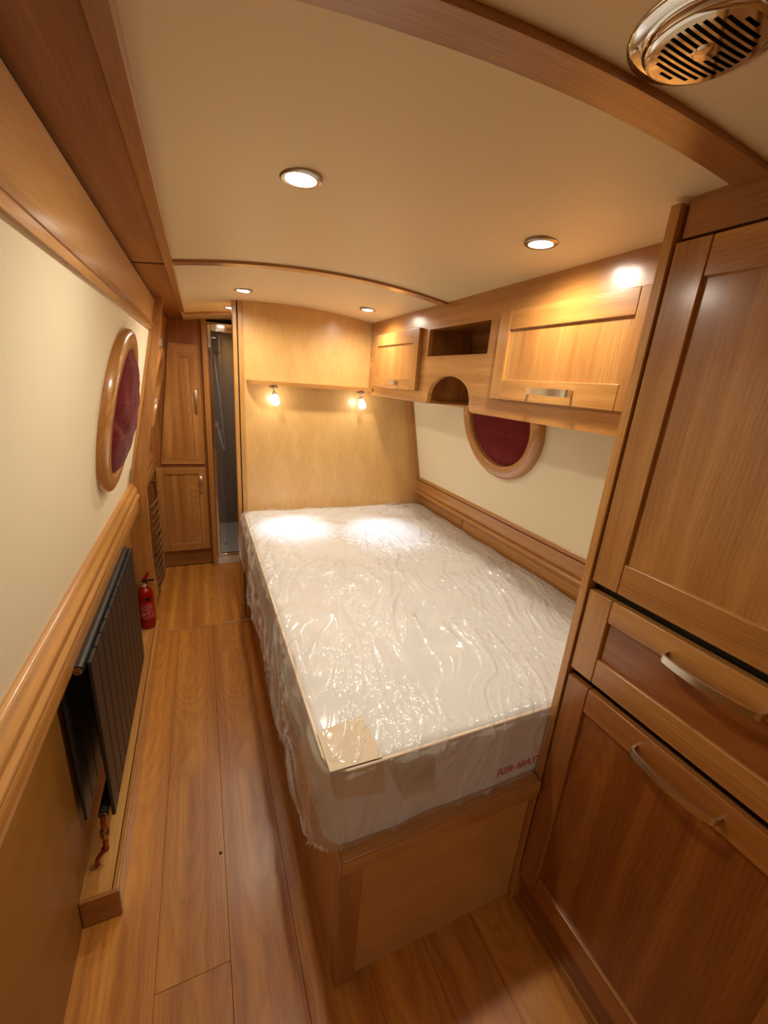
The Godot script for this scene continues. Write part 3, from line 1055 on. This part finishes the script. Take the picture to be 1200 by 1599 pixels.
func bung(left: bool, z: float, y: float, bulge: float, label: String) -> void:
	var s := 1.0 if left else -1.0
	var nrm := Vector3(s, -SLOPE, 0).normalized()
	var c := Vector3(lx(y) if left else rx(y), y, z)
	var o := thing("porthole_cushion", label, "cushion", c)
	var nz := FastNoiseLite.new()
	nz.seed = 8 if left else 15
	nz.frequency = 1.0
	var m := MB.new()
	var upv := (GY - nrm * GY.dot(nrm)).normalized()
	var sd := upv.cross(nrm)
	var R := 0.2155
	var N := 18
	var S := 64
	var P := func(i: int, k: int) -> Array:
		var t := float(i) / N
		var a := TAU * k / S
		var r := R * sin(t * PI * 0.5)
		var u := r * cos(a)
		var v := r * sin(a)
		var h := bulge * pow(cos(t * PI * 0.5), 0.8) + 0.006
		h += 0.006 * nz.get_noise_2d(u * 9.0, v * 9.0) * (1.0 if left else 0.5)
		h -= 0.02 * (1.0 if left else 0.3) * exp(-pow((u * 0.6 + v + 0.115) / 0.018, 2.0)) * smoothstep(-0.02, 0.12, -u) * bulge / 0.09
		return [c + sd * u + upv * v + nrm * h, Vector2(u, v)]
	var E := func(i: int, k: int) -> Vector3:
		if i == 0:
			return nrm
		var a: Vector3 = P.call(mini(i + 1, N), k)[0] - P.call(i - 1, k)[0]
		var b: Vector3 = P.call(i, k + 1)[0] - P.call(i, k - 1)[0]
		return a.cross(b).normalized()
	for i in N:
		for k in S:
			var q := [P.call(i, k), P.call(i, k + 1), P.call(i + 1, k + 1), P.call(i + 1, k)]
			var w := [E.call(i, k), E.call(i, k + 1), E.call(i + 1, k + 1), E.call(i + 1, k)]
			for e in 4:
				if w[e].dot(nrm) < 0:
					w[e] = -w[e]
			m.quad(q[0][0], q[1][0], q[2][0], q[3][0], w[0], w[1], w[2], w[3], q[0][1], q[1][1], q[2][1], q[3][1])
	part("cloth", m, M.cushion, o)

func left_things() -> void:
	porthole(true, -1.715, 1.383, 1, "round oak porthole ring on the left cream panel")
	bung(true, -1.715, 1.383, 0.058, "wine red checked cushion bulging from the left porthole")
	porthole(false, -1.572, 1.425, 2, "round oak porthole ring above the bed, half behind the cupboard")
	bung(false, -1.572, 1.425, 0.012, "wine red checked cushion set into the porthole above the bed")
	porthole(true, -3.08, 1.383, 3, "oak porthole ring past the post, beside the corridor cupboard")
	# switch
	var sw := thing("light_switch", "small chrome light switch at the left cream panel's lower far corner", "switch", Vector3(lx(0.99), 0.99, -2.38))
	part("plate", lean(mb(), true, 0.952, 1.035, -2.436, -2.36, 0.005, -0.0005), M.chrome, sw)
	part("rocker", lean(mb(), true, 0.978, 1.008, -2.408, -2.389, 0.009, -0.004), M.chrome, sw)

	# pipe boxing along the floor
	var b := thing("pipe_boxing", "low oak pipe boxing along the foot of the left wall", "boxing", Vector3(-0.32, 0, -1.7))
	part("top_board", mb(GZ).box(Vector3(LX - 0.025, 0.084, -2.474), Vector3(-0.308, 0.096, -1.012), 0.001), M.oak_pale, b)
	part("edge_board", mb(GZ).box(Vector3(-0.3065, 0.0, -2.474), Vector3(-0.290, 0.097, -1.012), 0.004), M.oak_pale, b)
	part("end_cap", mb(GX).box(Vector3(LX - 0.025, 0.0, -1.013), Vector3(-0.286, 0.102, -0.999), 0.006), M.oak_trim, b)

	# radiator
	var r := thing("radiator", "dark grey slatted radiator on the left wall under the dado rail", "radiator", Vector3(-0.32, 0.1, -1.5))
	var zs := -1.115
	var y0 := 0.255
	var y1 := 0.800
	for k in 11:
		var z := zs - k * 0.0715
		part("slat", mb(GY).box(Vector3(-0.305, y0, z - 0.068), Vector3(-0.295, y1, z), 0.004), M.radiator, r)
		part("back_slat", mb(GY).box(Vector3(-0.372, y0 + 0.01, z - 0.068), Vector3(-0.364, y1 - 0.005, z), 0.003), M.radiator, r)
	for y in [y0 + 0.03, y1 - 0.012]:
		part("collector", mb().tube(PackedVector3Array([Vector3(-0.322, y, zs + 0.012), Vector3(-0.322, y, zs - 0.80)]), 0.0135, 16), M.radiator, r)
		part("end_plug", mb().lathe(pv([0.0105, 0.0, 0.0105, 0.004, 0.007, 0.005, 0.006, 0.002, 0.0001, 0.002]), Vector3(-0.322, y, zs + 0.012), GZ, 20), M.nickel, r, "bright metal end plug")
	var pipe := PackedVector3Array()
	for e in [[-0.322, 0.285, -1.10], [-0.322, 0.262, -1.092], [-0.322, 0.215, -1.09], [-0.324, 0.180, -1.088], [-0.336, 0.152, -1.090], [-0.352, 0.125, -1.098], [-0.358, 0.09, -1.10]]:
		pipe.append(Vector3(e[0], e[1], e[2]))
	part("feed_pipe", mb().tube(pipe, 0.0075, 12), M.copper, r, "copper feed pipe")
	part("valve", mb().lathe(pv([0.0001, 0.0, 0.011, 0.0, 0.012, 0.004, 0.012, 0.024, 0.009, 0.028, 0.0001, 0.028]), Vector3(-0.322, 0.215, -1.09), GY, 16), M.nickel, r, "nickel valve")
	part("valve", mb().lathe(pv([0.0001, 0.0, 0.010, 0.0, 0.0105, 0.010, 0.0001, 0.012]), Vector3(-0.327, 0.165, -1.084), Vector3(0.12, 0.9, -0.3).normalized(), 16), M.copper, r)

	# fire extinguisher
	var x := Vector3(-0.338, 0.098, -2.425)
	var f := thing("fire_extinguisher", "small red fire extinguisher standing between the radiator and the oak post", "extinguisher", x)
	part("cylinder", mb().lathe(pv([0.0001, 0.0, 0.034, 0.0, 0.038, 0.006, 0.0385, 0.02, 0.0385, 0.205, 0.036, 0.225, 0.028, 0.242, 0.018, 0.25, 0.016, 0.258]), x, GY, 36), M.red, f)
	var lb := mb()
	for k in 16:
		var a0 := -1.0 + 2.2 * k / 16.0
		var a1 := -1.0 + 2.2 * (k + 1) / 16.0
		var p0 := Vector3(sin(a0), 0, cos(a0))
		var p1 := Vector3(sin(a1), 0, cos(a1))
		lb.quad(x + p0 * 0.0391 + GY * 0.06, x + p1 * 0.0391 + GY * 0.06, x + p1 * 0.0391 + GY * 0.165, x + p0 * 0.0391 + GY * 0.165, p0, p1, p1, p0)
	part("label_sleeve", lb, M.label_red, f, "printed red instruction label")
	var pr := mb()
	for row in 9:
		var yy := 0.155 - row * 0.0105
		for k in 10:
			if rng.randf() < 0.3:
				continue
			var a0 := -0.75 + 1.7 * k / 10.0
			var a1 := a0 + 1.7 / 10.0 * 0.7
			var p0 := Vector3(sin(a0), 0, cos(a0))
			var p1 := Vector3(sin(a1), 0, cos(a1))
			var hh := 0.006 if row == 6 else 0.003
			pr.quad(x + p0 * 0.0395 + GY * yy, x + p1 * 0.0395 + GY * yy, x + p1 * 0.0395 + GY * (yy + hh), x + p0 * 0.0395 + GY * (yy + hh), p0, p1, p1, p0)
	part("print", pr, M.print_white, f, "pale lines of print")
	var ga := Vector3(sin(0.35), 0, cos(0.35))
	part("badge", mb().lathe(pv([0.0001, 0.0015, 0.012, 0.0015, 0.0125, 0.0]), x + ga * 0.0375 + GY * 0.19, ga, 20), M.black, f, "black round badge")
	part("collar", mb().lathe(pv([0.016, 0.0, 0.020, 0.002, 0.020, 0.012, 0.014, 0.016, 0.014, 0.03, 0.0001, 0.03]), x + GY * 0.254, GY, 20), M.chrome, f)
	part("lever", mb(GX).box(x + Vector3(-0.01, 0.286, -0.007), x + Vector3(0.05, 0.296, 0.007), 0.003), M.black, f, "black carry lever")
	part("lever", mb(GX).extrude(pv([-0.01, 0.298, 0.012, 0.298, 0.03, 0.335, 0.022, 0.342]), x + Vector3(0, 0, -0.007), GX, GY, Vector3(0, 0, 0.014)), M.red, f, "red squeeze lever")
	part("gauge", mb().lathe(pv([0.0001, 0.004, 0.010, 0.004, 0.012, 0.0]), x + Vector3(-0.02, 0.285, 0.012), Vector3(0, 0.2, 1).normalized(), 20), M.chrome, f)

	# towel rail past the post
	var t := thing("towel_rail", "curved chrome towel rail on the left wall past the oak post", "towel rail", Vector3(-0.33, 0.5, -2.95))
	for z in [-2.70, -3.22]:
		part("upright", mb().tube(PackedVector3Array([Vector3(-0.315, 0.13, z), Vector3(-0.315, 0.77, z)]), 0.012, 12), M.chrome, t)
	for k in 12:
		var y := 0.17 + k * 0.049 + (0.01 if k > 6 else 0.0)
		var q := PackedVector3Array()
		for e in 9:
			var s := e / 8.0
			q.append(Vector3(-0.315 + 0.030 * sin(s * PI), y, lerpf(-2.70, -3.22, s)))
		part("rung", mb().tube(q, 0.009, 10), M.chrome, t)
	for y in [0.22, 0.76]:
		for z in [-2.70, -3.22]:
			part("bracket", mb().tube(PackedVector3Array([Vector3(LX - 0.025, y, z), Vector3(-0.315, y, z)]), 0.008, 10), M.chrome, t)

# ---------------------------------------------------------------- chrome vent on the ceiling
func ceiling_vent() -> void:
	var cx := 0.524
	var cz := -0.404
	var o := thing("ceiling_vent", "round polished chrome ceiling vent with slotted grille", "vent", Vector3(cx, cy(cx, cz), cz))
	var dn := Vector3(0, -1, 0)
	piece("flange", mb().lathe(pv([0.0735, 0.0, 0.0735, 0.0015, 0.071, 0.0038, 0.061, 0.0056, 0.0570, 0.0060, 0.0558, 0.008, 0.0548, 0.0120, 0.0530, 0.0140, 0.0492, 0.0150]), Vector3.ZERO, dn, 72, 60.0), M.chrome, o)
	var R := 0.0492
	o.scale = Vector3.ONE * 1.09
	# grille: bars left between thirteen slots that run across the boat
	var g := MB.new()
	var rows := 13
	var pitch := 0.0067
	for k in rows + 1:
		var z := (k - rows * 0.5) * pitch
		var hw := 0.0014
		var zz0 := -R if k == 0 else z - hw
		var zz1 := R if k == rows else z + hw
		grille_strip(g, zz0, zz1, -R, R, R)
	for k in rows:
		var a := (k - rows * 0.5) * pitch + 0.0014
		var b := (k + 1 - rows * 0.5) * pitch - 0.0014
		var ln := sqrt(maxf(0.0, pow(R - 0.006, 2) - pow(maxf(absf(a), absf(b)), 2)))
		grille_strip(g, a, b, -R, -ln, R)
		grille_strip(g, a, b, ln, R, R)
		if k >= 5 and k <= 7:
			grille_strip(g, a, b, -0.010, 0.010, R)
	piece("grille", g, M.chrome, o)
	piece("boss", mb().lathe(pv([0.0115, 0.0160, 0.010, 0.0180, 0.0001, 0.0185]), Vector3.ZERO, dn, 24), M.chrome, o)
	piece("backing", mb().lathe(pv([0.051, 0.007, 0.0001, 0.007]), Vector3.ZERO, dn, 32), M.black, o, "dark opening behind the slots")
	for k in 4:
		var a := PI * 0.25 + k * PI * 0.5
		piece("screw", mb().lathe(pv([0.0035, 0.003, 0.003, 0.0062, 0.0001, 0.0070]), Vector3(cos(a) * 0.0645, 0, sin(a) * 0.0645), dn, 14), M.steel, o)

func grille_strip(g: MB, z0: float, z1: float, x0: float, x1: float, R: float) -> void:
	var n := 10
	var H := func(x: float, z: float) -> float:
		return -0.0150 - 0.0015 * (1.0 - (x * x + z * z) / (R * R))
	var cl := func(x: float, z: float) -> float:
		return clampf(x, -sqrt(maxf(0.0, R * R - z * z)), sqrt(maxf(0.0, R * R - z * z)))
	for i in n:
		var xa := lerpf(x0, x1, float(i) / n)
		var xb := lerpf(x0, x1, float(i + 1) / n)
		var steps := 4 if z1 - z0 > 0.006 else 1
		for s in steps:
			var za := lerpf(z0, z1, float(s) / steps)
			var zb := lerpf(z0, z1, float(s + 1) / steps)
			var q := []
			var w := []
			for e in [[xa, za], [xb, za], [xb, zb], [xa, zb]]:
				var x: float = cl.call(e[0], e[1])
				q.append(Vector3(x, H.call(x, e[1]), e[1]))
				w.append(Vector3(x * 1.2, -1, e[1] * 1.2).normalized())
			g.quad(q[0], q[1], q[2], q[3], w[0], w[1], w[2], w[3])
			var up := Vector3(0, 0.004, 0)
			if (q[0] - q[1]).length() > 1e-5:
				g.quad(q[0], q[1], q[1] + up, q[0] + up, -GZ, -GZ, -GZ, -GZ)
			if (q[2] - q[3]).length() > 1e-5:
				g.quad(q[3], q[2], q[2] + up, q[3] + up, GZ, GZ, GZ, GZ)
